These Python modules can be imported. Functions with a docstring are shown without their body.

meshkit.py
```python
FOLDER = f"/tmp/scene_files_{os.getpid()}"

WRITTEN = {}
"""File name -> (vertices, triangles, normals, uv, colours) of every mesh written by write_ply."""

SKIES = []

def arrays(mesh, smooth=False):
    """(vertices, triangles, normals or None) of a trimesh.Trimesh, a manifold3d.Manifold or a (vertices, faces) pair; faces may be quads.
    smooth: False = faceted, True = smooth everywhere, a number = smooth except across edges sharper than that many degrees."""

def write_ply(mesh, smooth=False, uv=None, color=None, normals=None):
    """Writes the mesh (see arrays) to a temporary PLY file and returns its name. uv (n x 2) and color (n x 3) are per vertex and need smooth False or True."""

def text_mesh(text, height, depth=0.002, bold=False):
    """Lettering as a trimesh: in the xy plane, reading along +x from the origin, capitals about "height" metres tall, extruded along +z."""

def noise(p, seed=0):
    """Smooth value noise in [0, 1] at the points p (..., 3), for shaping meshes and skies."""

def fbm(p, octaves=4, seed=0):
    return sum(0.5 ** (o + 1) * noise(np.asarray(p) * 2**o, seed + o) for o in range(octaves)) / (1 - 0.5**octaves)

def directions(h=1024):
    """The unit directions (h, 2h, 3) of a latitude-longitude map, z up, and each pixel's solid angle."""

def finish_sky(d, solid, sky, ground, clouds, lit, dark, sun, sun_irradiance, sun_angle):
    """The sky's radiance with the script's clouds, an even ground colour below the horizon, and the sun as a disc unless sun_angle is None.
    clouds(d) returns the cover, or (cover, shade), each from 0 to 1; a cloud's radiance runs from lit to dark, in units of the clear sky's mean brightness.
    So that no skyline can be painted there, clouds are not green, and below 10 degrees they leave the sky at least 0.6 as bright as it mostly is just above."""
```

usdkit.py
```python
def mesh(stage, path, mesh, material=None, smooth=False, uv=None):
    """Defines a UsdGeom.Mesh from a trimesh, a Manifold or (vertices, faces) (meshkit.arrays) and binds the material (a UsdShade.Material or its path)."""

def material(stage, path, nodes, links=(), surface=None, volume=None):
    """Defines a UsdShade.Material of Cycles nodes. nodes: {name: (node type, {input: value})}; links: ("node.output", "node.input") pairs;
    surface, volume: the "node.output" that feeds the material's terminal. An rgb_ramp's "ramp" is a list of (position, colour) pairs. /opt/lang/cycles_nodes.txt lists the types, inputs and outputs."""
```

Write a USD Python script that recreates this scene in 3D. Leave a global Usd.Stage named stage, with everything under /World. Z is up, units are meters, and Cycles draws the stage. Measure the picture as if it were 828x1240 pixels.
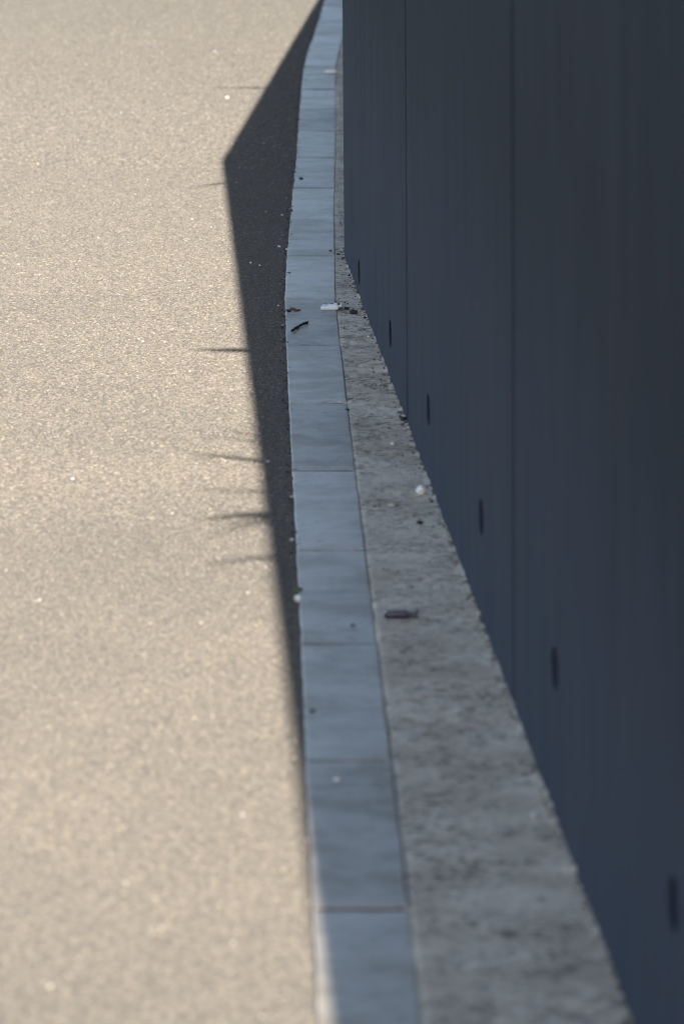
import math
import numpy as np
import trimesh
import manifold3d as m3
from pxr import Usd, UsdGeom, UsdLux, UsdShade, Gf, Sdf, Vt
import usdkit
import meshkit

stage = Usd.Stage.CreateInMemory()
UsdGeom.SetStageUpAxis(stage, UsdGeom.Tokens.z)
UsdGeom.SetStageMetersPerUnit(stage, 1.0)
UsdGeom.Xform.Define(stage, '/World')
UsdGeom.Scope.Define(stage, '/World/Looks')

# ------------------------------------------------------------------ camera
FPX, IMW, IMH = 6889.0, 828.0, 1240.0          # focal length in pixels of the photograph
CAM_H = 1.82
PITCH = math.atan(1120.0 / FPX)
ROLL = math.radians(-0.40)
EXPOSURE = 1.9
fw = np.array([0, math.cos(PITCH), -math.sin(PITCH)])
r0 = np.array([1.0, 0, 0])
u0 = np.array([0, math.sin(PITCH), math.cos(PITCH)])
rt = math.cos(ROLL) * r0 + math.sin(ROLL) * u0
up = math.cos(ROLL) * u0 - math.sin(ROLL) * r0
CAM = np.array([0, 0, CAM_H])
cam = UsdGeom.Camera.Define(stage, '/World/camera')
mat = np.eye(4)
mat[0, :3], mat[1, :3], mat[2, :3], mat[3, :3] = rt, up, -fw, CAM
cam.AddTransformOp().Set(Gf.Matrix4d(mat.tolist()))
cam.CreateFocalLengthAttr(200.0)
cam.CreateHorizontalApertureAttr(200.0 * IMW / FPX)
cam.CreateVerticalApertureAttr(200.0 * IMH / FPX)
cam.CreateFocusDistanceAttr(14.5)
cam.CreateFStopAttr(7.4)
cam.CreateExposureAttr(EXPOSURE)
cam.CreateClippingRangeAttr(Gf.Vec2f(0.1, 5000))


def at(px, py, z=0.0):
    """The point at height z that the photograph's pixel (px, py) looks at."""
    d = fw * FPX + rt * (px - IMW / 2) - up * (py - IMH / 2)
    return CAM + d * ((z - CAM_H) / d[2])


# ------------------------------------------------------------------ sun and sky
ROAD_Z, KERB_Z, STRIP_Z = 0.0, 0.008, 0.007
H0 = 1.30                                          # wall height at the bend
C = at(416.5, 309, STRIP_Z)[:2]                    # foot of the wall's bend
S = at(268, 195)[:2]                               # its top's shadow on the road
SH = S - C                                         # shadow offset for H0
ELEV = math.atan2(H0, np.linalg.norm(SH))
az = -SH / np.linalg.norm(SH)
SUN = np.array([az[0] * math.cos(ELEV), az[1] * math.cos(ELEV), math.sin(ELEV)])
SUN_I, SKY_I = 1.25, 0.066

usdkit.material(stage, '/World/Looks/sky_look', {
    's': ('sky_texture', {'sky_type': 'single_scattering', 'sun_disc': False, 'sun_elevation': ELEV,
                          'sun_rotation': math.atan2(SUN[0], SUN[1]), 'air_density': 1.0, 'aerosol_density': 1.0, 'ozone_density': 1.0}),
    'b': ('background_shader', {'strength': SKY_I})}, [('s.color', 'b.color')], surface='b.background')
dome = UsdLux.DomeLight.Define(stage, '/World/sky')
UsdShade.MaterialBindingAPI.Apply(dome.GetPrim()).Bind(UsdShade.Material.Get(stage, '/World/Looks/sky_look'))
dome.GetPrim().SetCustomDataByKey('kind', 'structure')
sun = UsdLux.DistantLight.Define(stage, '/World/sun')
sun.CreateIntensityAttr(SUN_I)
sun.CreateNormalizeAttr(True)
sun.CreateAngleAttr(0.5)
sun.CreateColorAttr(Gf.Vec3f(1.0, 0.882, 0.735))
zx = SUN
xx = np.cross([0, 0, 1.0], zx); xx /= np.linalg.norm(xx)
yx = np.cross(zx, xx)
sm = np.eye(4); sm[0, :3], sm[1, :3], sm[2, :3] = xx, yx, zx
sun.AddTransformOp().Set(Gf.Matrix4d(sm.tolist()))

# ------------------------------------------------------------------ helpers
taken = {}


def numbered(path):
    n = taken.get(path, -1) + 1
    taken[path] = n
    return path if n == 0 else f'{path}_{n:03d}'


def obj(name, mesh, look, parent=None, smooth=False, **data):
    """One Mesh prim under parent (a prim) or /World."""
    base = str(parent.GetPath()) if parent is not None else '/World'
    m = usdkit.mesh(stage, numbered(f'{base}/{name}'), mesh, f'/World/Looks/{look}', smooth=smooth)
    for k, v in data.items():
        m.GetPrim().SetCustomDataByKey(k, v)
    return m.GetPrim()


def thing(name, loc=(0, 0, 0), **data):
    x = UsdGeom.Xform.Define(stage, numbered(f'/World/{name}'))
    x.AddTranslateOp().Set(Gf.Vec3d(*map(float, loc)))
    for k, v in data.items():
        x.GetPrim().SetCustomDataByKey(k, v)
    return x.GetPrim()


def man(v):
    return m3.Manifold.hull_points(np.asarray(v, float).tolist()) if hasattr(m3.Manifold, 'hull_points') else m3.Manifold(m3.Mesh())


def to_tri(m):
    q = m.to_mesh()
    return trimesh.Trimesh(np.array(q.vert_properties[:, :3]), np.array(q.tri_verts), process=False)


def hull(points):
    return trimesh.convex.convex_hull(np.asarray(points, float))


def to_man(t):
    return m3.Manifold(m3.Mesh(np.asarray(t.vertices, np.float32), np.asarray(t.faces, np.uint32)))


def look(name, nodes, links, surface='p.BSDF'):
    usdkit.material(stage, f'/World/Looks/{name}', nodes, links, surface=surface)


def plain(name, color, rough=0.8, bump_scale=300, bump=0.3, var=0.25, dist=0.002, nscale=60, spec=0.3):
    c = np.asarray(color, float)
    look(name, {
        'g': ('geometry', {}),
        'n': ('noise_texture', {'scale': nscale, 'detail': 4}),
        'r': ('rgb_ramp', {'ramp': [(0.3, tuple(c * (1 - var))), (0.7, tuple(np.minimum(c * (1 + var), 0.9)))]}),
        'n2': ('noise_texture', {'scale': bump_scale, 'detail': 3}),
        'b': ('bump', {'strength': bump, 'distance': dist}),
        'p': ('principled_bsdf', {'roughness': rough, 'specular_ior_level': spec})},
        [('g.position', 'n.vector'), ('n.fac', 'r.fac'), ('r.color', 'p.base_color'),
         ('g.position', 'n2.vector'), ('n2.fac', 'b.height'), ('b.normal', 'p.normal')])


# ------------------------------------------------------------------ looks of the large surfaces
# asphalt: dark binder between the stones, and the stones themselves in several greys and beiges
look('asphalt_binder', {
    'g': ('geometry', {}),
    'v': ('noise_texture', {'scale': 210, 'detail': 3, 'roughness': 0.65}),
    'r': ('rgb_ramp', {'ramp': [(0.35, (.052, .05, .047)), (0.55, (.086, .082, .076)), (0.72, (.112, .106, .096))]}),
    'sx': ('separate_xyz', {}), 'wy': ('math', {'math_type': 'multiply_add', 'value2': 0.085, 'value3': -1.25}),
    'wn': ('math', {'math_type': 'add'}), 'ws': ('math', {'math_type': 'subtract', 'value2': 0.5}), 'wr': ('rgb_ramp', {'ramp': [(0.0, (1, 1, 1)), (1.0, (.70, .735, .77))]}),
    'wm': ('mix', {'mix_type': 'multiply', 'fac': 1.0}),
    'l': ('noise_texture', {'scale': 0.8, 'detail': 5, 'roughness': .6}),
    'lr': ('rgb_ramp', {'ramp': [(0.3, (.90, .91, .92)), (0.7, (1.08, 1.07, 1.05))]}),
    'm': ('mix', {'mix_type': 'multiply', 'fac': 1.0}),
    'b': ('bump', {'strength': 0.8, 'distance': 0.004}),
    'p': ('principled_bsdf', {'roughness': 0.8, 'diffuse_roughness': 1.0, 'specular_ior_level': 0.15})},
    [('g.position', 'v.vector'), ('v.fac', 'r.fac'), ('g.position', 'l.vector'), ('l.fac', 'lr.fac'), ('r.color', 'm.color1'),
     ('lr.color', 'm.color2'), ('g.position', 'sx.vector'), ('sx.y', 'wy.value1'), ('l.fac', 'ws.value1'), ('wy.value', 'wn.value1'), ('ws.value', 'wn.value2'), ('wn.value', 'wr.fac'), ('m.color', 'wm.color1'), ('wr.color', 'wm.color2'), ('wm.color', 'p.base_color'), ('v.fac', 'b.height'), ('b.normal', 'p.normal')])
STONE_TONES = [(.119, .111, .100), (.108, .102, .093), (.136, .126, .111), (.092, .088, .081), (.19, .174, .150), (.114, .110, .104)]
for i, c in enumerate(STONE_TONES):
    c = np.array(c)
    look('aggregate_%s' % 'abcdef'[i], {
        'g': ('geometry', {}), 'n': ('noise_texture', {'scale': 90, 'detail': 2}),
        'r': ('rgb_ramp', {'ramp': [(0.3, tuple(c * .86)), (0.7, tuple(c * 1.12))]}),
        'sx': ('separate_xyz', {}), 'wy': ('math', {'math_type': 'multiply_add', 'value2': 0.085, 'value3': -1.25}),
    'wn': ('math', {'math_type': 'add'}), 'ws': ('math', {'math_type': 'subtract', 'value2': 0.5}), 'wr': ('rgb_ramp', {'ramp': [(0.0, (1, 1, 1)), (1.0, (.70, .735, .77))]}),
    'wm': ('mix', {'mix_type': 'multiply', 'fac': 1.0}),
    'l': ('noise_texture', {'scale': 0.8, 'detail': 5, 'roughness': .6}),
        'lr': ('rgb_ramp', {'ramp': [(0.3, (.90, .91, .92)), (0.7, (1.08, 1.07, 1.05))]}),
        'm': ('mix', {'mix_type': 'multiply', 'fac': 1.0}),
        'p': ('principled_bsdf', {'roughness': 0.7, 'diffuse_roughness': 1.0, 'specular_ior_level': 0.2})},
        [('g.position', 'n.vector'), ('n.fac', 'r.fac'), ('g.position', 'l.vector'), ('l.fac', 'lr.fac'), ('r.color', 'm.color1'),
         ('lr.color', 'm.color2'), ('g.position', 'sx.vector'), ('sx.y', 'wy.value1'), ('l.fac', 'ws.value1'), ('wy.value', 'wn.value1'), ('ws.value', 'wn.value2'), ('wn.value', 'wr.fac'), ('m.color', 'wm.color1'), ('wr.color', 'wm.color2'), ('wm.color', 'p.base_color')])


def concrete(name, light, dirty, stain, stain_amt, rough, spec, grit, pit_scale, lo, hi, patch, bump):
    look(name, {
        'g': ('geometry', {}),
        'big': ('noise_texture', {'scale': patch, 'detail': 6, 'roughness': .66}),
        'br': ('rgb_ramp', {'ramp': [(0.40, dirty), (0.58, light)]}),
        'pit': ('noise_texture', {'scale': pit_scale, 'detail': 6, 'roughness': .68}),
        'pr': ('rgb_ramp', {'ramp': [(lo, (0, 0, 0)), (hi, (1, 1, 1))]}),
        'msk': ('noise_texture', {'scale': patch * 1.3, 'detail': 4, 'roughness': .6}),
        'mr': ('rgb_ramp', {'ramp': [(0.36, (stain_amt * .15,) * 3), (0.58, (stain_amt,) * 3)]}),
        'mm': ('mix', {'mix_type': 'multiply', 'fac': 1.0}),
        'mix': ('mix', {'mix_type': 'mix', 'color2': stain}),
        'fine': ('noise_texture', {'scale': 240, 'detail': 5, 'roughness': .7}),
        'fr': ('rgb_ramp', {'ramp': [(0.3, (1 - grit,) * 3), (0.7, (1 + grit * .7,) * 3)]}),
        'fm': ('mix', {'mix_type': 'multiply', 'fac': 1.0}),
        'b': ('bump', {'strength': bump, 'distance': 0.0025}),
        'p': ('principled_bsdf', {'roughness': rough, 'specular_ior_level': spec})},
        [('g.position', 'big.vector'), ('big.fac', 'br.fac'), ('g.position', 'pit.vector'), ('pit.fac', 'pr.fac'),
         ('g.position', 'msk.vector'), ('msk.fac', 'mr.fac'), ('pr.color', 'mm.color1'), ('mr.color', 'mm.color2'),
         ('mm.color', 'mix.fac'), ('br.color', 'mix.color1'), ('g.position', 'fine.vector'), ('fine.fac', 'fr.fac'),
         ('mix.color', 'fm.color1'), ('fr.color', 'fm.color2'), ('fm.color', 'p.base_color'), ('fine.fac', 'b.height'), ('b.normal', 'p.normal')])


concrete('kerb_concrete', (.475, .448, .405), (.32, .288, .238), (.19, .18, .165), .6, .5, .45, .14, 34, .54, .64, 5.0, .35)
concrete('kerb_concrete_pale', (.51, .482, .44), (.37, .338, .285), (.21, .2, .185), .5, .48, .45, .14, 34, .55, .65, 5.0, .35)
concrete('kerb_concrete_dull', (.42, .39, .345), (.28, .25, .21), (.17, .16, .15), .7, .52, .45, .16, 38, .53, .64, 6.0, .4)
concrete('strip_concrete', (.74, .64, .505), (.55, .46, .355), (.19, .158, .12), .95, .85, .22, .38, 64, .485, .575, 4.2, .6)
plain('joint_mortar', (.03, .028, .025), nscale=80)
plain('joint_dirt', (.035, .033, .03), nscale=80)
look('wall_concrete', {
    'g': ('geometry', {}),
    'mp': ('mapping', {'scale': (9, 9, .35)}),
    'n': ('noise_texture', {'scale': 1.0, 'detail': 6, 'roughness': .62}),
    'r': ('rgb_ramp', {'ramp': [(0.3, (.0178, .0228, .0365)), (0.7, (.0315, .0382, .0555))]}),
    'mp2': ('mapping', {'scale': (70, 70, 1.2)}),
    'n2': ('noise_texture', {'scale': 1.0, 'detail': 3}),
    'r2': ('rgb_ramp', {'ramp': [(0.3, (.86, .86, .86)), (0.7, (1.1, 1.1, 1.1))]}),
    'm': ('mix', {'mix_type': 'multiply', 'fac': 1.0}),
    'cl': ('noise_texture', {'scale': 1.7, 'detail': 5, 'roughness': .6}),
    'r3': ('rgb_ramp', {'ramp': [(0.3, (.86, .9, .96)), (0.5, (1, 1, 1)), (0.7, (1.16, 1.08, 1.04))]}),
    'm2': ('mix', {'mix_type': 'multiply', 'fac': 1.0}),
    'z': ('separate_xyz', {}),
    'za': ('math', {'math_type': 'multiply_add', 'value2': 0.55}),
    'rz': ('rgb_ramp', {'ramp': [(0.45, (1.12, 1.12, 1.12)), (0.75, (.97, .97, .97)), (1.0, (.52, .51, .51))]}),  # light fall-off painted into the wall colour: darker towards the top
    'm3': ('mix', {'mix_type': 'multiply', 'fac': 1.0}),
    'f': ('noise_texture', {'scale': 160, 'detail': 3}),
    'b': ('bump', {'strength': 0.12, 'distance': 0.001}),
    'p': ('principled_bsdf', {'roughness': 0.85, 'specular_ior_level': 0.03})},
    [('g.position', 'mp.vector'), ('mp.vector', 'n.vector'), ('n.fac', 'r.fac'), ('g.position', 'mp2.vector'), ('mp2.vector', 'n2.vector'),
     ('n2.fac', 'r2.fac'), ('r.color', 'm.color1'), ('r2.color', 'm.color2'), ('g.position', 'cl.vector'), ('cl.fac', 'r3.fac'),
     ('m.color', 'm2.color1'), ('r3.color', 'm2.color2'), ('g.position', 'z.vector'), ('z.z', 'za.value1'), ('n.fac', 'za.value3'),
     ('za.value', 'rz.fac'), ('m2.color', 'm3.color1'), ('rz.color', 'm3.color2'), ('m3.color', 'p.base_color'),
     ('g.position', 'f.vector'), ('f.fac', 'b.height'), ('b.normal', 'p.normal')])
plain('pocket_dark', (.014, .017, .024))
plain('ground_earth', (.12, .10, .075), nscale=3)

# ------------------------------------------------------------------ outlines, in metres
# joints of the kerb in the photograph: (y, left x, right x)
JOINTS = [(1100, 379, 494.6), (921, 370.5, 473.7), (779, 365, 456.5), (665.5, 359.5, 442), (569, 354, 430), (487.5, 350, 420),
          (418.5, 347, 412), (362, 345, 406), (309.5, 347.3, 405.5), (264.5, 351.5, 404.5), (227, 355, 405), (190, 359, 406), (158, 361.3, 406.5),
          (131, 363, 406.5), (107, 365, 406.2), (80, 368, 406.5), (59, 373.5, 411), (41.7, 380, 416), (23.5, 386.3, 421.5), (6.5, 390.5, 425)]
KL = [at(a, y, KERB_Z)[:2] for y, a, b in JOINTS]
KR = [at(b, y, KERB_Z)[:2] for y, a, b in JOINTS]
for k in range(8):                                  # nearer than the frame and under the camera
    st = (KL[0] - KL[3]) / 3
    KL.insert(0, KL[0] + st); KR.insert(0, KR[0] + st)
for k in range(8):                                  # beyond the frame
    st = (KL[-1] - KL[-4]) / 3
    KL.append(KL[-1] + st); KR.append(KR[-1] + st)
KL, KR = np.array(KL), np.array(KR)

W1 = at(767, 1240, STRIP_Z)[:2]
dir1 = (W1 - C) / np.linalg.norm(W1 - C)            # along the wall, towards the camera
G = at(397.5, 1240, KERB_Z)[:2] + SH * (KERB_Z / H0)
cross = lambda a, b: a[0] * b[1] - a[1] * b[0]
SLOPE = -cross(dir1, G - S) / cross(SH, G - S) * H0  # the top's rise per metre towards the camera
F = at(381, 0)[:2]
uF = (F - S) / np.linalg.norm(F - S)
dir2 = uF + SH * SLOPE / H0
dir2 /= np.linalg.norm(dir2)
print('C', C, 'SH', SH, 'elev', math.degrees(ELEV), 'slope', SLOPE, 'dir1', dir1, 'dir2', dir2)


def wall_point(t):
    """Foot of the wall's near face: t metres from the bend, positive towards the camera."""
    return C + dir1 * t if t >= 0 else C - dir2 * t


def wall_top(t):
    return H0 + SLOPE * t


def left_edge_x(y):
    return np.interp(y, KL[:, 1], KL[:, 0])


# ------------------------------------------------------------------ road
n = 40
xs = np.concatenate([[-300, -60], np.linspace(-12, 12, n), [60, 300]])
ys = np.concatenate([[-300, -60], np.linspace(-10, 60, 80), [120, 400]])
gx, gy = np.meshgrid(xs, ys)
v = np.stack([gx.ravel(), gy.ravel(), np.zeros(gx.size)], 1)
idx = np.arange(gx.size).reshape(gx.shape)
f = np.stack([idx[:-1, :-1], idx[:-1, 1:], idx[1:, 1:], idx[1:, :-1]], -1).reshape(-1, 4)
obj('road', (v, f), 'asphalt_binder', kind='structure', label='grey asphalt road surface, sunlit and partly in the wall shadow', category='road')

# aggregate stones standing out of the binder
rng = np.random.default_rng(7)


def stone(seed):
    r = np.random.default_rng(seed)
    m = trimesh.creation.icosphere(1, 1.0)
    d = np.array(m.vertices)
    k = np.ones(len(d))
    for _ in range(7):                              # broken faces
        nrm = r.normal(size=3); nrm /= np.linalg.norm(nrm)
        lim = r.uniform(.55, .85)
        s = d @ nrm
        k = np.minimum(k, np.where(s > 1e-6, lim / np.maximum(s, 1e-6), 9))
    d = d * np.minimum(k, 1)[:, None]
    return trimesh.Trimesh(d, m.faces, process=False)


def scatter_points(y0, y1, per_m2):
    xmin = -0.064 * y1 - 0.45
    count = int((y1 - y0) * (0.25 - xmin) * per_m2)
    y = rng.uniform(y0, y1, count)
    x = rng.uniform(xmin, 0.25, count)
    keep = (x < left_edge_x(y) + rng.normal(0, .0015, count) - .003) & (x > -0.064 * y - 0.35)
    return x[keep], y[keep]


px_, py_, rad = [], [], []
for y0 in np.arange(6.0, 32.0, 1.0):
    dens, r_lo, r_hi = (30000, .0012, .0034) if y0 < 11 else (20000, .0016, .0043) if y0 < 18 else (8500, .0030, .0065)
    a, b = scatter_points(y0, y0 + 1, dens)
    px_.append(a); py_.append(b); rad.append(rng.uniform(r_lo, r_hi, len(a)) ** 1.0)
px_, py_, rad = map(np.concatenate, (px_, py_, rad))
N = len(px_)
print('aggregate stones', N)
pi = UsdGeom.PointInstancer.Define(stage, '/World/asphalt_aggregate')
pi.GetPrim().SetCustomDataByKey('kind', 'stuff')
pi.GetPrim().SetCustomDataByKey('label', 'small angular beige and grey stones of the asphalt surface')
pi.GetPrim().SetCustomDataByKey('category', 'gravel')
rel = pi.CreatePrototypesRel()
for i in range(len(STONE_TONES)):
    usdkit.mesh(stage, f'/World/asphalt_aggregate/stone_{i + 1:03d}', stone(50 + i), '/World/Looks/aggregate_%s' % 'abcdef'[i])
    rel.AddTarget(f'/World/asphalt_aggregate/stone_{i + 1:03d}')
zs = rng.uniform(-.0012, .0006, N)
pi.CreatePositionsAttr(Vt.Vec3fArray.FromNumpy(np.stack([px_, py_, zs], 1).astype(np.float32)))
sc = np.stack([rad * rng.uniform(.8, 1.3, N), rad * rng.uniform(.8, 1.3, N), rad * rng.uniform(.45, .75, N)], 1)
pi.CreateScalesAttr(Vt.Vec3fArray.FromNumpy(sc.astype(np.float32)))
ang = rng.uniform(0, 2 * math.pi, N)
q = np.zeros((N, 4)); q[:, 2], q[:, 3] = np.sin(ang / 2), np.cos(ang / 2)
pi.CreateOrientationsAttr(Vt.QuathArray.FromNumpy(q.astype(np.float16)))
pi.CreateProtoIndicesAttr(Vt.IntArray.FromNumpy(rng.choice(len(STONE_TONES), N, p=[.27, .22, .2, .1, .08, .13]).astype(np.int32)))

# ------------------------------------------------------------------ kerb
kerb = thing('kerb', kind='structure', label='row of pale concrete kerb stones along the road edge', category='kerb')
cen_y = lambda i: (KL[i, 1] + KL[i + 1, 1]) / 2
SPH = trimesh.creation.icosphere(1, 1.0).vertices
kr = np.random.default_rng(3)
for i in range(len(KL) - 1):
    a, b, c, d = KL[i], KR[i], KR[i + 1], KL[i + 1]
    lu = (d - a) / np.linalg.norm(d - a)
    wu = (b - a) / np.linalg.norm(b - a)
    g, R = (.0085 if cen_y(i) < 17.5 else .015), .0025
    gg = .0
    corners = [a + lu * g, b + lu * g - wu * gg, c - lu * g - wu * gg, d - lu * g]
    cen = np.mean(corners, 0)
    pts = []
    dz = kr.normal(0, .0007)
    for q2 in corners:
        e = (q2 - cen)
        tilt = kr.normal(0, .0007)
        ins = q2 - np.sign([e @ wu])[0] * wu * R - np.sign([e @ lu])[0] * lu * R
        pts.append(np.append(ins, KERB_Z + dz + tilt - R) + SPH * R)
        pts.append([np.append(q2, -.12)])
    m = to_man(hull(np.vstack(pts))).refine_to_length(.022)
    t = to_tri(m)
    vv = np.array(t.vertices)
    dirs = np.stack([meshkit.fbm(vv * 42 + s * 17.3, 3, s) - .5 for s in (1, 2, 3)], 1)
    big = np.stack([meshkit.fbm(vv * 9 + s * 5.1, 2, s) - .5 for s in (4, 5, 6)], 1)
    vv += dirs * [.0042, .0042, .0022] + big * [.004, .004, .002]
    t.vertices = vv
    obj('kerb_stone', t, ['kerb_concrete', 'kerb_concrete', 'kerb_concrete_pale', 'kerb_concrete_dull'][kr.integers(4)], kerb, smooth=35)
# mortar bed seen in the joints
bed = np.vstack([np.column_stack([KL + [.004, 0], np.full(len(KL), KERB_Z - .0025)]), np.column_stack([KR - [.006, 0], np.full(len(KR), KERB_Z - .0025)])])
nb = len(KL)
bf = np.array([[i, nb + i, nb + i + 1, i + 1] for i in range(nb - 1)])
obj('joint_mortar', (bed, bf), 'joint_mortar', kerb)

# ------------------------------------------------------------------ concrete strip between kerb and wall
ts = []
yy = []
y = KL[0, 1]
rows = []
while y < KL[-1, 1] - .05:
    rows.append(y)
    y += .011 if y < 17 else .03
rows = np.array(rows)
xl = np.interp(rows, KR[:, 1], KR[:, 0]) - .001
wp = np.array([wall_point(t) for t in np.linspace(-22, 18, 400)])
o = np.argsort(wp[:, 1])
xr = np.interp(rows, wp[o, 1], wp[o, 0]) + .06
nc = 26
uu = np.linspace(0, 1, nc)
X = xl[:, None] + (xr - xl)[:, None] * uu
Y = np.repeat(rows[:, None], nc, 1)
P = np.stack([X.ravel(), Y.ravel(), np.zeros(X.size)], 1)
rough = meshkit.fbm(P * [34, 22, 1], 3, 11) - .5
mid = meshkit.fbm(P * [7, 5, 1] + 3.3, 3, 12) - .5
pits = np.clip(meshkit.fbm(P * [48, 32, 1] + 9, 2, 13) - .60, 0, 1)
area = np.clip((meshkit.fbm(P * [4, 2.2, 1] + 1.7, 2, 14) - .42) * 5, .25, 1)
Z = STRIP_Z + rough * .0040 * area + mid * .003 - pits * .030 * area
dist = np.repeat((xr - .06)[:, None], nc, 1).ravel() - P[:, 0]
Z += np.clip(1 - dist / .006, 0, 1) * (.018 * np.clip(meshkit.fbm(P * [0, 28, 1] + 4, 3, 15) - .42, 0, 1))
ed = P[:, 0] - np.repeat(xl[:, None], nc, 1).ravel()
Z -= np.clip(1 - ed / .003, 0, 1) * .0018
P[:, 2] = Z
ii = np.arange(X.size).reshape(X.shape)
ff = np.stack([ii[:-1, :-1], ii[:-1, 1:], ii[1:, 1:], ii[1:, :-1]], -1).reshape(-1, 4)
# side skirt down into the joint
sk = P[ii[:, 0]].copy(); sk[:, 2] = -.02
base = len(P)
P2 = np.vstack([P, sk])
sf = np.stack([ii[:-1, 0], ii[1:, 0], base + np.arange(1, len(rows)), base + np.arange(len(rows) - 1)], 1)
obj('pavement_strip', (P2, np.vstack([ff, sf])), 'strip_concrete', smooth=60, kind='structure',
    label='rough stained concrete strip narrowing between the kerb and the wall', category='pavement')


def strip_z(p):
    k = np.argmin((P[:, 0] - p[0]) ** 2 + (P[:, 1] - p[1]) ** 2)
    return P[k, 2]


# ------------------------------------------------------------------ wall
wall = thing('retaining_wall', label='tall dark grey concrete wall bending away beside the kerb', category='wall')
THICK, PANEL, CH, GAP = .24, 3.2, .012, .004


# drain holes in the foot of the wall, (metres from the bend, height of the centre): the photograph's sight lines met with the wall's face
N1 = np.array([-dir1[1], dir1[0], 0.0])


def on_face(px, py):
    d = fw * FPX + rt * (px - IMW / 2) - up * (py - IMH / 2)
    p = CAM + d * (((np.append(C, 0) - CAM) @ N1) / (d @ N1))
    return (p[:2] - C) @ dir1, p[2]


HOLES = [on_face(*q) for q in ((434.5, 329), (472.5, 404), (518.5, 496), (582.5, 626), (671.5, 809), (815, 1095))]
print('drain holes', [(round(a, 2), round(b, 3)) for a, b in HOLES])


def holes_of(t0, t1):
    return [t for t, z in HOLES if t0 + .1 < t < t1 - .1]


def hole_z(t):
    return dict(HOLES)[t]


def panel(t0, t1, dirn, nrm):
    """One cast panel of the wall from t0 to t1 (metres from the bend), dirn along it for growing t, nrm away from the road."""
    a0, a1 = t0 + GAP, t1 - GAP
    pts = []
    for (ta, inset, dep) in ((a0, CH, 0), (a0, 0, CH), (a0, 0, THICK), (a1, -CH, 0), (a1, 0, CH), (a1, 0, THICK)):
        t = ta + inset
        p = C + dirn * t + nrm * dep
        pts.append([p[0], p[1], -.3]); pts.append([p[0], p[1], wall_top(t)])
    m = hull(pts)
    mm = to_man(m)
    hs = holes_of(t0, t1) if dirn is dir1 else []
    for t in hs:
        p = C + dirn * t
        el = trimesh.creation.cylinder(1.0, 1.0, sections=24)      # axis z
        e = np.array(el.vertices)
        prof = np.where(e[:, 1] > 0, 1.0, 1.0)
        loc = (e[:, [0]] * .055) * np.append(dirn, 0) + np.outer(e[:, 1] * .033 * prof, [0, 0, 1]) + np.outer(e[:, 2] * .09, np.append(nrm, 0))
        el = trimesh.Trimesh(loc + np.append(p, hole_z(t)), el.faces)
        if el.volume < 0:
            el.invert()
        mm = mm - to_man(el)
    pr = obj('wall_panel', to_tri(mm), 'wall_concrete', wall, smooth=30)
    for t in hs:
        p = C + dirn * t + nrm * .022
        cup = trimesh.creation.cylinder(1.0, 1.0, sections=20)
        e = np.array(cup.vertices)
        loc = (e[:, [0]] * .0525) * np.append(dirn, 0) + np.outer(e[:, 1] * .031, [0, 0, 1]) + np.outer(e[:, 2] * .012, np.append(nrm, 0))
        cp = trimesh.Trimesh(loc + np.append(p, hole_z(t)), cup.faces)
        if cp.volume < 0:
            cp.invert()
        obj('drain_plug', cp, 'pocket_dark', pr)


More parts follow.
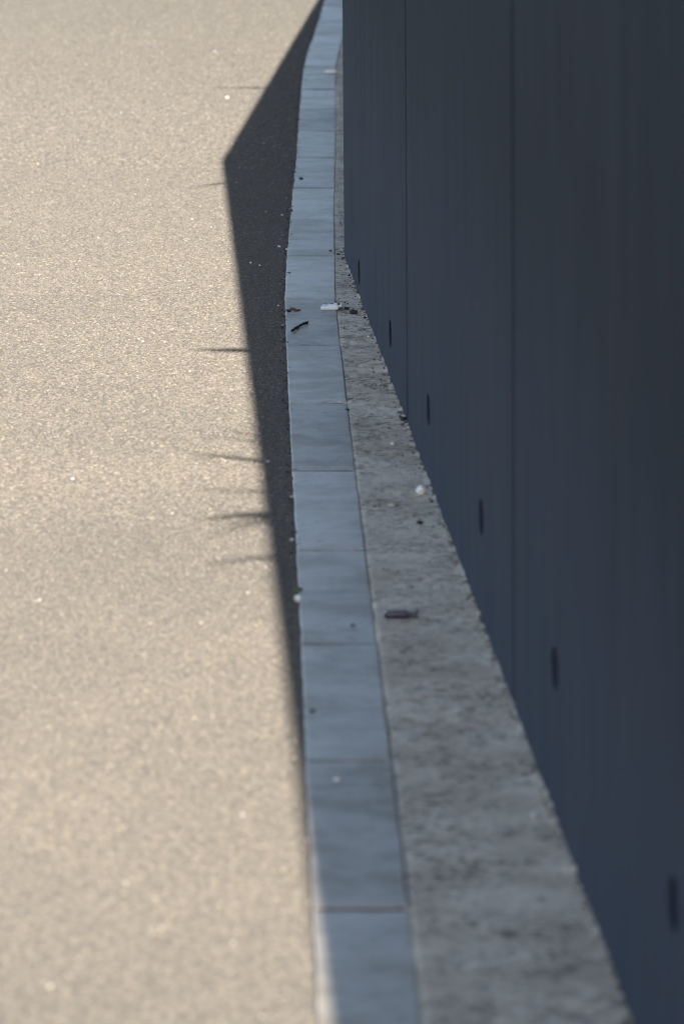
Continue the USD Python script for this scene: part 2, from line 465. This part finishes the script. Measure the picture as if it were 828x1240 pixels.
n1 = np.array([-dir1[1], dir1[0]])
if n1[0] < 0:
    n1 = -n1
e2 = -dir2                                           # growing t runs towards the camera on both stretches
n2 = np.array([-dir2[1], dir2[0]])
if n2[0] < 0:
    n2 = -n2
for k in range(6):
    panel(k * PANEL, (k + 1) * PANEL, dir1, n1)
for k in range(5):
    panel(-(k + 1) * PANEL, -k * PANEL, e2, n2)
# recessed filler behind the joints
for dirn, nrm, lo, hi in ((dir1, n1, 0, 6 * PANEL), (e2, n2, -5 * PANEL, 0)):
    q4 = []
    for t in (lo + .03, hi - .03):
        for dep in (.009, .2):
            p = C + dirn * t + nrm * dep
            q4 += [[p[0], p[1], -.25], [p[0], p[1], wall_top(t) - .05]]
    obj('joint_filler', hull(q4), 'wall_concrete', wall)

# ------------------------------------------------------------------ looks of the small things
plain('white_stone', (.86, .85, .82), nscale=90, var=.08)
plain('pale_stone', (.55, .53, .5), nscale=90, var=.12)
plain('dull_stone', (.27, .255, .23), nscale=90, var=.15)
plain('brown_grit', (.15, .125, .10), nscale=90, var=.3)
plain('dark_clod', (.045, .040, .036), nscale=200, bump_scale=500, bump=.8)
plain('brown_leaf', (.13, .075, .05), nscale=120)
plain('dry_leaf_dark', (.032, .027, .024), nscale=150)
plain('moss_green', (.10, .12, .06), nscale=200, bump_scale=500, bump=.8)
plain('yellow_bit', (.50, .40, .06), nscale=150)
plain('paper_white', (.88, .87, .89), rough=.5, nscale=50, var=.04, bump=.05)
plain('paper_print', (.12, .12, .17), rough=.6, nscale=120)
plain('purple_plastic', (.028, .027, .05), rough=.25, nscale=30, bump=.02, spec=.5)
plain('metal_grey', (.07, .085, .095), rough=.5, nscale=60, bump=.03, spec=.6)
plain('filter_tan', (.55, .42, .28), nscale=150)
plain('dry_stem', (.16, .13, .07), nscale=60)


def lump(seed, size, flat=.6, sub=2, rough=.45):
    """An uneven pebble or crumb resting on z = 0; size is its width."""
    m = trimesh.creation.icosphere(sub, 1.0)
    d = np.array(m.vertices)
    r = np.random.default_rng(seed)
    k = 1 + rough * 2 * (meshkit.fbm(d * 1.3 + r.uniform(0, 50, 3), 3, seed) - .5)
    for _ in range(6):
        nrm = r.normal(size=3); nrm /= np.linalg.norm(nrm)
        s = d @ nrm
        k = np.minimum(k, np.where(s > 1e-6, r.uniform(.7, .95) / np.maximum(s, 1e-6), 9))
    d = d * k[:, None] * [1, r.uniform(.7, 1.0), flat]
    d *= size / np.ptp(d[:, 0])
    d[:, 2] -= d[:, 2].min() * .82
    return trimesh.Trimesh(d, m.faces, process=False)


def ground_under(px, py, on):
    p = at(px, py, {'road': ROAD_Z, 'kerb': KERB_Z, 'strip': STRIP_Z}[on])
    return (p[0], p[1], strip_z(p) if on == 'strip' else p[2] + (.001 if on == 'road' else 0))


PX = lambda p: np.linalg.norm(np.asarray(p) - CAM) / FPX       # metres per pixel of the photograph at p


def crumb(name, px, py, on, wpx, look_, label, cat, seed, flat=.6, rough=.45, stretch=None, turn=0):
    p = ground_under(px, py, on)
    m = lump(seed, 1.0, flat, 2, rough)
    vv = np.array(m.vertices) * wpx * PX(p)
    if stretch:
        vv *= [1, stretch, 1]
    c_, s_ = math.cos(turn), math.sin(turn)
    vv = np.stack([vv[:, 0] * c_ - vv[:, 1] * s_, vv[:, 0] * s_ + vv[:, 1] * c_, vv[:, 2]], 1)
    x = UsdGeom.Mesh(obj(name, trimesh.Trimesh(vv, m.faces, process=False), look_, smooth=40, label=label, category=cat))
    x.AddTranslateOp().Set(Gf.Vec3d(*map(float, p)))


CR = [
    ('pebble', 510, 598, 'strip', 13, 'white_stone', 'largest white pebble, on the concrete strip close to the dark wall', 'pebble', 21, .85, .3),
    ('pebble', 474, 613, 'strip', 9, 'pale_stone', 'flat pale grey pebble left of the white pebble on the strip', 'pebble', 22, .5, .4),
    ('yellow_petal', 502, 599, 'strip', 4.5, 'yellow_bit', 'tiny yellow scrap touching the left of the white pebble', 'petal', 23, .5, .5),
    ('earth_clod', 508.5, 635, 'strip', 8.5, 'dark_clod', 'dark brown crumb of earth below the white pebble on the strip', 'clod', 24, .7, .6),
    ('earth_clod', 419.5, 374, 'strip', 6.5, 'dark_clod', 'small black crumb just right of the white packet', 'clod', 25, .6, .6),
    ('earth_clod', 428.3, 379, 'strip', 10.5, 'dark_clod', 'larger oval black crumb between white packet and wall foot', 'clod', 26, .5, .6),
    ('earth_clod', 441.5, 385.5, 'strip', 4.5, 'dark_clod', 'small black crumb against the wall foot right of the packet', 'clod', 27, .7, .6),
    ('earth_clod', 420, 496, 'strip', 6, 'dark_clod', 'black crumb in the joint between kerb and strip near its middle', 'clod', 28, .6, .6),
    ('earth_clod', 400, 304, 'kerb', 4, 'dark_clod', 'black crumb on the kerb stone beside the wall bend', 'clod', 29, .6, .5),
    ('earth_clod', 409.5, 308, 'strip', 5.5, 'dark_clod', 'black crumb on the strip end just left of the wall bend', 'clod', 30, .5, .5),
    ('earth_clod', 415.3, 313, 'strip', 4, 'brown_leaf', 'reddish brown crumb at the foot of the wall bend', 'clod', 31, .6, .5),
    ('earth_clod', 422.5, 334, 'strip', 3.6, 'dark_clod', 'tiny black crumb on the wall edge just below the bend', 'clod', 37, .6, .5),
    ('earth_clod', 364.5, 217, 'kerb', 6, 'dark_clod', 'black crumb alone on the kerb beside the shadow tip', 'clod', 32, .5, .6),
    ('earth_clod', 427, 758, 'kerb', 7, 'dark_clod', 'round dark crumb on the kerb stone left of the lighter', 'clod', 33, .4, .4),
    ('earth_clod', 378, 862, 'kerb', 8, 'dark_clod', 'faint dark crumb near the left edge of a near kerb stone', 'clod', 40, .35, .4),
    ('pebble', 361, 729, 'road', 10, 'white_stone', 'white pebble beside green moss where road meets kerb', 'pebble', 34, .8, .3),
    ('moss_clump', 360.5, 720, 'road', 15, 'moss_green', 'grey green moss clump on the road at the kerb edge', 'moss', 35, .6, .5),
    ('pebble', 407.5, 946, 'kerb', 9, 'white_stone', 'pale pebble on the second nearest full kerb stone', 'pebble', 36, .5, .4),
    ('pebble', 647, 991, 'strip', 10, 'pale_stone', 'pale lump near the wall foot in the blurred foreground strip', 'pebble', 38, .6, .5),
    ('pebble', 275, 119, 'road', 4, 'pale_stone', 'palest pebble on sunlit asphalt above the shadow tip', 'pebble', 39, .7, .3),
    ('pebble', 260, 63, 'road', 4, 'dull_stone', 'pale pebble on far sunlit asphalt, farthest from the camera', 'pebble', 41, .6, .3),
    ('pebble', 338, 299.5, 'road', 4.2, 'white_stone', 'largest white pebble on shaded asphalt beside the kerb', 'pebble', 42, .7, .3),
    ('pebble', 347, 303, 'road', 3.2, 'white_stone', 'white pebble touching the kerb edge level with the wall bend', 'pebble', 43, .7, .3),
    ('pebble', 303.3, 319, 'road', 3, 'white_stone', 'left one of two tiny white pebbles in the road shadow', 'pebble', 44, .7, .3),
    ('pebble', 314.3, 322, 'road', 2.8, 'white_stone', 'right one of two tiny white pebbles in the road shadow', 'pebble', 45, .7, .3),
    ('pebble', 341.5, 261, 'road', 3.6, 'pale_stone', 'pale pebble on shaded asphalt halfway up to the shadow tip', 'pebble', 46, .6, .3),
    ('pebble', 337, 371, 'road', 3.2, 'pale_stone', 'pale pebble on shaded asphalt left of the brown leaf scrap', 'pebble', 47, .6, .3),
    ('pebble', 353, 603, 'road', 5, 'pale_stone', 'pale crumb on the road at the kerb, upper of two', 'pebble', 48, .6, .3),
    ('pebble', 353.5, 655.5, 'road', 5.5, 'pale_stone', 'pale crumb on the road at the kerb, lower of two', 'pebble', 49, .6, .3),
    ('pebble', 474.5, 538, 'strip', 4, 'white_stone', 'tiny white pebble on the strip above the grey pebble', 'pebble', 50, .7, .3),
    ('pebble', 446, 408.5, 'strip', 3, 'white_stone', 'tiny white pebble at the wall foot below the black crumbs', 'pebble', 51, .7, .3),
    ('pebble', 411.5, 487, 'kerb', 3, 'white_stone', 'tiny white speck in a kerb joint left of the black crumb', 'pebble', 52, .6, .3),
    ('pebble', 324.5, 560, 'road', 4, 'pale_stone', 'pale grey pebble on asphalt at the shadow edge', 'pebble', 53, .6, .3),
    ('pebble', 88, 581, 'road', 4, 'pale_stone', 'pale pebble alone on the sunlit road at far left', 'pebble', 54, .6, .3),
]
for c in CR:
    crumb(*c[:9], flat=c[9], rough=c[10])


def ribbon(pts, w, th=.002):
    """A flat tapered strip with thickness through pts with half-widths w."""
    pts, w = np.asarray(pts, float), np.asarray(w, float)
    tan = np.gradient(pts, axis=0); tan /= np.linalg.norm(tan, axis=1)[:, None]
    side = np.cross(tan, [0, 0, 1.0]); side /= np.maximum(np.linalg.norm(side, axis=1)[:, None], 1e-9)
    n_ = len(pts)
    ring = np.stack([pts - side * w[:, None], pts + [0, 0, th], pts + side * w[:, None], pts - [0, 0, th]], 1).reshape(-1, 3)
    fs = []
    for i in range(n_ - 1):
        for j in range(4):
            fs.append([i * 4 + j, i * 4 + (j + 1) % 4, (i + 1) * 4 + (j + 1) % 4, (i + 1) * 4 + j])
    fs += [[0, 3, 2, 1], [(n_ - 1) * 4, (n_ - 1) * 4 + 1, (n_ - 1) * 4 + 2, (n_ - 1) * 4 + 3]]
    m = trimesh.Trimesh(ring, np.vstack([np.array(fs)[:, [0, 1, 2]], np.array(fs)[:, [0, 2, 3]]]), process=True)
    m.fix_normals()
    return m


# curled dark dry leaf: a bent strip with a thin stalk end
o3 = np.array(ground_under(363, 396, 'kerb'))
k = PX(o3)
shape = [(353, 399.5, 1.2), (356, 397.5, 2.3), (359, 395, 2.6), (361.5, 393, 2.2), (364.5, 392, 1.2), (368, 390.5, 1.6), (371, 389, 1.9), (373, 388.3, .8)]
lp = np.array([at(a, b, KERB_Z + .008) - o3 + [0, 0, 0.001 * math.sin(i * 1.7)] for i, (a, b, w) in enumerate(shape)])
lt = thing('dry_leaf', o3, label='curled black dry leaf lying on the kerb below the white packet', category='leaf')
fine = np.linspace(0, 1, 22); src = np.linspace(0, 1, len(shape))
lp2 = np.stack([np.interp(fine, src, lp[:, j]) for j in range(3)], 1)
lw = np.interp(fine, src, [s[2] for s in shape]) * k * (1 + .2 * np.sin(np.arange(22) * 2.3))
lp2[:, 2] += .0015 * np.sin(np.arange(22) * 1.9) - .003
obj('blade', ribbon(lp2, lw * (.75 + .3 * np.sin(np.arange(22) * 1.1)), .0035), 'dry_leaf_dark', lt, smooth=30)

# brown leaf scraps at the road side of the kerb
o3 = np.array(ground_under(354, 376.5, 'kerb'))
sc_ = thing('leaf_scrap', o3, label='crumpled reddish brown leaf litter on the road side edge of the kerb', category='leaf')
for q_, (dx, dy, wpx, lk, sd) in enumerate([(-4, 1, 6, 'dark_clod', 61), (1, -1, 5, 'brown_leaf', 62), (5, .5, 5.5, 'brown_leaf', 63), (9, -.5, 3, 'dark_clod', 64), (-1, -2, 4, 'brown_leaf', 65)]):
    p = at(354 + dx, 376.5 + dy, KERB_Z) - o3
    m = lump(sd, wpx * 1.35 * k, .55, 2, .8)
    m.apply_translation(p)
    obj('scrap', m, lk, sc_, smooth=30)


def rbox(lx, ly, lz, r):
    pts = [np.array([sx * (lx / 2 - r), sy * (ly / 2 - r), sz * (lz / 2 - r)]) + SPH * r for sx in (-1, 1) for sy in (-1, 1) for sz in (-1, 1)]
    return hull(np.vstack(pts))


# flattened white packet across the kerb joint
o3 = np.array(ground_under(400, 374, 'kerb'))
pk = thing('white_packet', o3, label='small flattened white packet lying across kerb and strip joint', category='packet')
w_ = 25.5 * k
b = rbox(w_ * .86, .052, .010, .0025).subdivide().subdivide()
vv = np.array(b.vertices)
vv[:, 2] += .002 * np.sin(vv[:, 0] * 130) * (vv[:, 2] > 0) + .006
vv[:, 0] += vv[:, 1] * .10
obj('carton', trimesh.Trimesh(vv, b.faces), 'paper_white', pk, smooth=40)
fl = rbox(w_ * .16, .046, .004, .0015); fl.apply_transform(trimesh.transformations.rotation_matrix(-.5, [0, 1, 0])); fl.apply_translation([w_ * .48, 0, .010])
obj('flap', fl, 'paper_white', pk, smooth=40)
mk = rbox(.0075, .02, .002, .0008); mk.apply_translation([w_ * .40, .004, .0125])
obj('torn_edge', mk, 'dark_clod', pk, smooth=40)
for sx, ln in ((-.22, .008), (.06, .006), (.12, .007)):
    mk = rbox(ln, .006, .0014, .0005); mk.apply_translation([w_ * sx, .010, .0124])
    obj('printed_mark', mk, 'paper_print', pk, smooth=40)

# disposable lighter lying on the strip
o3 = np.array(ground_under(485, 748, 'strip'))
k2 = PX(o3)
li = thing('lighter', o3, label='dark purple cigarette lighter with grey metal head on the concrete strip', category='lighter')
body = rbox(31 * k2, .022, .012, .005); body.apply_translation([-5 * k2, 0, .007])
obj('body', body, 'purple_plastic', li, smooth=40)
col = rbox(2.6 * k2, .019, .0105, .003); col.apply_translation([12.2 * k2, 0, .0066])
obj('collar', col, 'metal_grey', li, smooth=40)
hd = rbox(7.5 * k2, .017, .0105, .003); hd.apply_translation([17.2 * k2, 0, .0064])
hdp = obj('metal_head', hd, 'metal_grey', li, smooth=40)
wh = trimesh.creation.cylinder(.0042, .007, sections=18); wh.apply_transform(trimesh.transformations.rotation_matrix(math.pi / 2, [1, 0, 0])); wh.apply_translation([19.5 * k2, 0, .0115])
obj('spark_wheel', wh, 'metal_grey', hdp, smooth=40)

# cigarette end far off on the kerb
o3 = np.array(ground_under(401, 88.5, 'kerb'))
k3 = PX(o3)
ci = thing('cigarette_end', o3, label='white cigarette end lying across the far kerb beside the wall', category='cigarette')
for nm, lo, hi, lk in (('paper', -7.5, 4.5, 'paper_white'), ('filter', 4.5, 9, 'filter_tan')):
    c_ = trimesh.creation.cylinder(.0062, (hi - lo) * k3, sections=16)
    c_.apply_transform(trimesh.transformations.rotation_matrix(math.pi / 2, [0, 1, 0]))
    c_.apply_translation([(lo + hi) / 2 * k3, 0, .0068])
    obj(nm, c_, lk, ci, smooth=40)

# root fibre at the wall foot
o3 = np.array(ground_under(487, 507, 'strip'))
pts_ = np.array([at(a, b_, STRIP_Z + .006) - o3 for a, b_ in ((484, 504.5), (486, 506.5), (489, 507.3), (492, 506.8), (495, 507.5))])
tw = obj('dry_twig', ribbon(pts_, np.array([1.4, 1.3, .9, .8, .4]) * PX(o3), .005), 'dry_leaf_dark', smooth=30,
         label='short dark twig on the strip against the wall, under the panel joint', category='twig')
UsdGeom.Mesh(tw).AddTranslateOp().Set(Gf.Vec3d(*map(float, o3)))

# grit gathered where road meets kerb, and loose crumbs on the strip: uncountable
gr = np.random.default_rng(19)
parts = []
for i in range(750):
    y = gr.uniform(6.5, 26)
    p = np.array([left_edge_x(y) + gr.normal(-.004, .0055), y])
    if y < 10.5:
        continue
    m = lump(300 + i % 14, gr.uniform(.002, .007), .7, 1, .5)
    m.apply_translation([p[0], p[1], gr.uniform(0, .003) if p[0] < left_edge_x(y) else KERB_Z - .001])
    parts.append(m)
obj('kerb_grit', trimesh.util.concatenate(parts), 'dark_clod', kind='stuff', label='dark grit and crumbs gathered along the road side of the kerb', category='grit')
parts = []
for i in range(330):
    y = gr.uniform(6.5, 20)
    a = np.interp(y, KR[:, 1], KR[:, 0]); b = np.interp(y, wp[o, 1], wp[o, 0])
    x = a + (b - a) * gr.beta(1.6, .9)
    m = lump(340 + i % 14, gr.uniform(.0015, .0052), .6, 1, .5)
    m.apply_translation([x, y, strip_z((x, y))])
    parts.append(m)
obj('strip_grit', trimesh.util.concatenate(parts), 'dark_clod', kind='stuff', label='dark crumbs scattered on the concrete strip towards the wall', category='grit')
parts = []
for i in range(150):
    y = gr.uniform(6.5, 25)
    x = left_edge_x(y) - gr.uniform(0, 1.2) ** 1.3 * .7
    m = lump(380 + i % 14, gr.uniform(.003, .008), .7, 1, .4)
    m.apply_translation([x, y, .001])
    parts.append(m)
obj('loose_chippings', trimesh.util.concatenate(parts), 'dull_stone', kind='stuff', label='pale loose chippings scattered over the asphalt', category='gravel')

parts = []
for i in range(520):
    t = gr.uniform(-.2, 10.5)
    p = wall_point(t) - n1 * abs(gr.normal(0, .006))
    m = lump(420 + i % 14, gr.uniform(.002, .0075), .6, 1, .5)
    m.apply_translation([p[0], p[1], strip_z(p)])
    parts.append(m)
obj('wall_foot_grit', trimesh.util.concatenate(parts), 'brown_grit', kind='stuff', label='brown grit packed along the foot of the dark wall', category='grit')

# ------------------------------------------------------------------ dry plants on top of the wall, above the frame: they throw the thin shadows on the road
def on_wall(px, py, dh=0.0):
    """The point whose shadow falls on road pixel (px, py), dh above the wall's top there."""
    g = at(px, py)[:2]
    h = H0
    for _ in range(20):
        p = g - SH * (h / H0)
        t = (p - C) @ dir1 if (p - C) @ dir1 > 0 else (p - C) @ (-dir2)
        h = wall_top(t) + dh
    return np.array([p[0], p[1], h])


def leaf_blade(a, b, w):
    n_ = 9
    s = np.linspace(0, 1, n_)
    pts = a + (b - a) * s[:, None]
    pts[:, 2] += .006 * np.sin(s * math.pi)
    pts[:, 1] += .004 * np.sin(s * 5)
    hw = w * (1 - s ** 1.6) + .001
    ring = []
    for p, h_ in zip(pts, hw):
        ring += [p + [0, .0015, h_], p + [0, 0, -h_], p + [0, -.0015, h_]]
    fs = []
    for i in range(n_ - 1):
        for j in range(3):
            fs.append([i * 3 + j, i * 3 + (j + 1) % 3, i * 3 + 3 + (j + 1) % 3, i * 3 + 3 + j])
    fs = np.array(fs)
    return trimesh.Trimesh(np.array(ring), np.vstack([fs[:, [0, 1, 2]], fs[:, [0, 2, 3]]]), process=False)


TUFTS = [[(323, 107, 268, 105.5, .009)], [(275, 220, 246, 227, .006)], [(308, 425.5, 243, 424, .015), (305, 427, 270, 423, .006)],
         [(322, 562, 242, 549, .010), (320, 540, 265, 528, .005), (318, 535, 280, 520, .004)],
         [(325, 598, 255, 592, .004)], [(332, 622, 253, 629, .014), (332, 624, 275, 640, .006), (331, 628, 262, 650, .004)], [(338, 672, 262, 684, .006)]]
WHERE = ['casting the farthest thin shadow', 'casting a short shadow beside the shadow tip', 'casting the crisp shadow left of the black leaf', 'casting the upper blurred shadow',
         'casting a faint shadow between the two blurred ones', 'casting the lower dark blurred shadow', 'casting the nearest faint shadow']
for tuft, wh_ in zip(TUFTS, WHERE):
    root = on_wall((tuft[0][0]), tuft[0][1])
    root_in = root + [.05, 0, -.01]
    tt = thing('dry_grass', root_in, label='dry grass leaning over the wall top, ' + wh_, category='grass tuft', group='dry grass growing on the wall top')
    for (ax, ay, bx, by, w) in tuft:
        a_, b_ = on_wall(ax, ay, .0), on_wall(bx - 14, by, .012)
        obj('blade', leaf_blade(a_ + [.03, 0, -.005] - root_in, b_ - root_in, w * 1.25), 'dry_stem', tt)
    ck = lump(90, .06, .6, 2, .6)
    obj('root_clump', ck, 'dry_stem', tt, smooth=40)
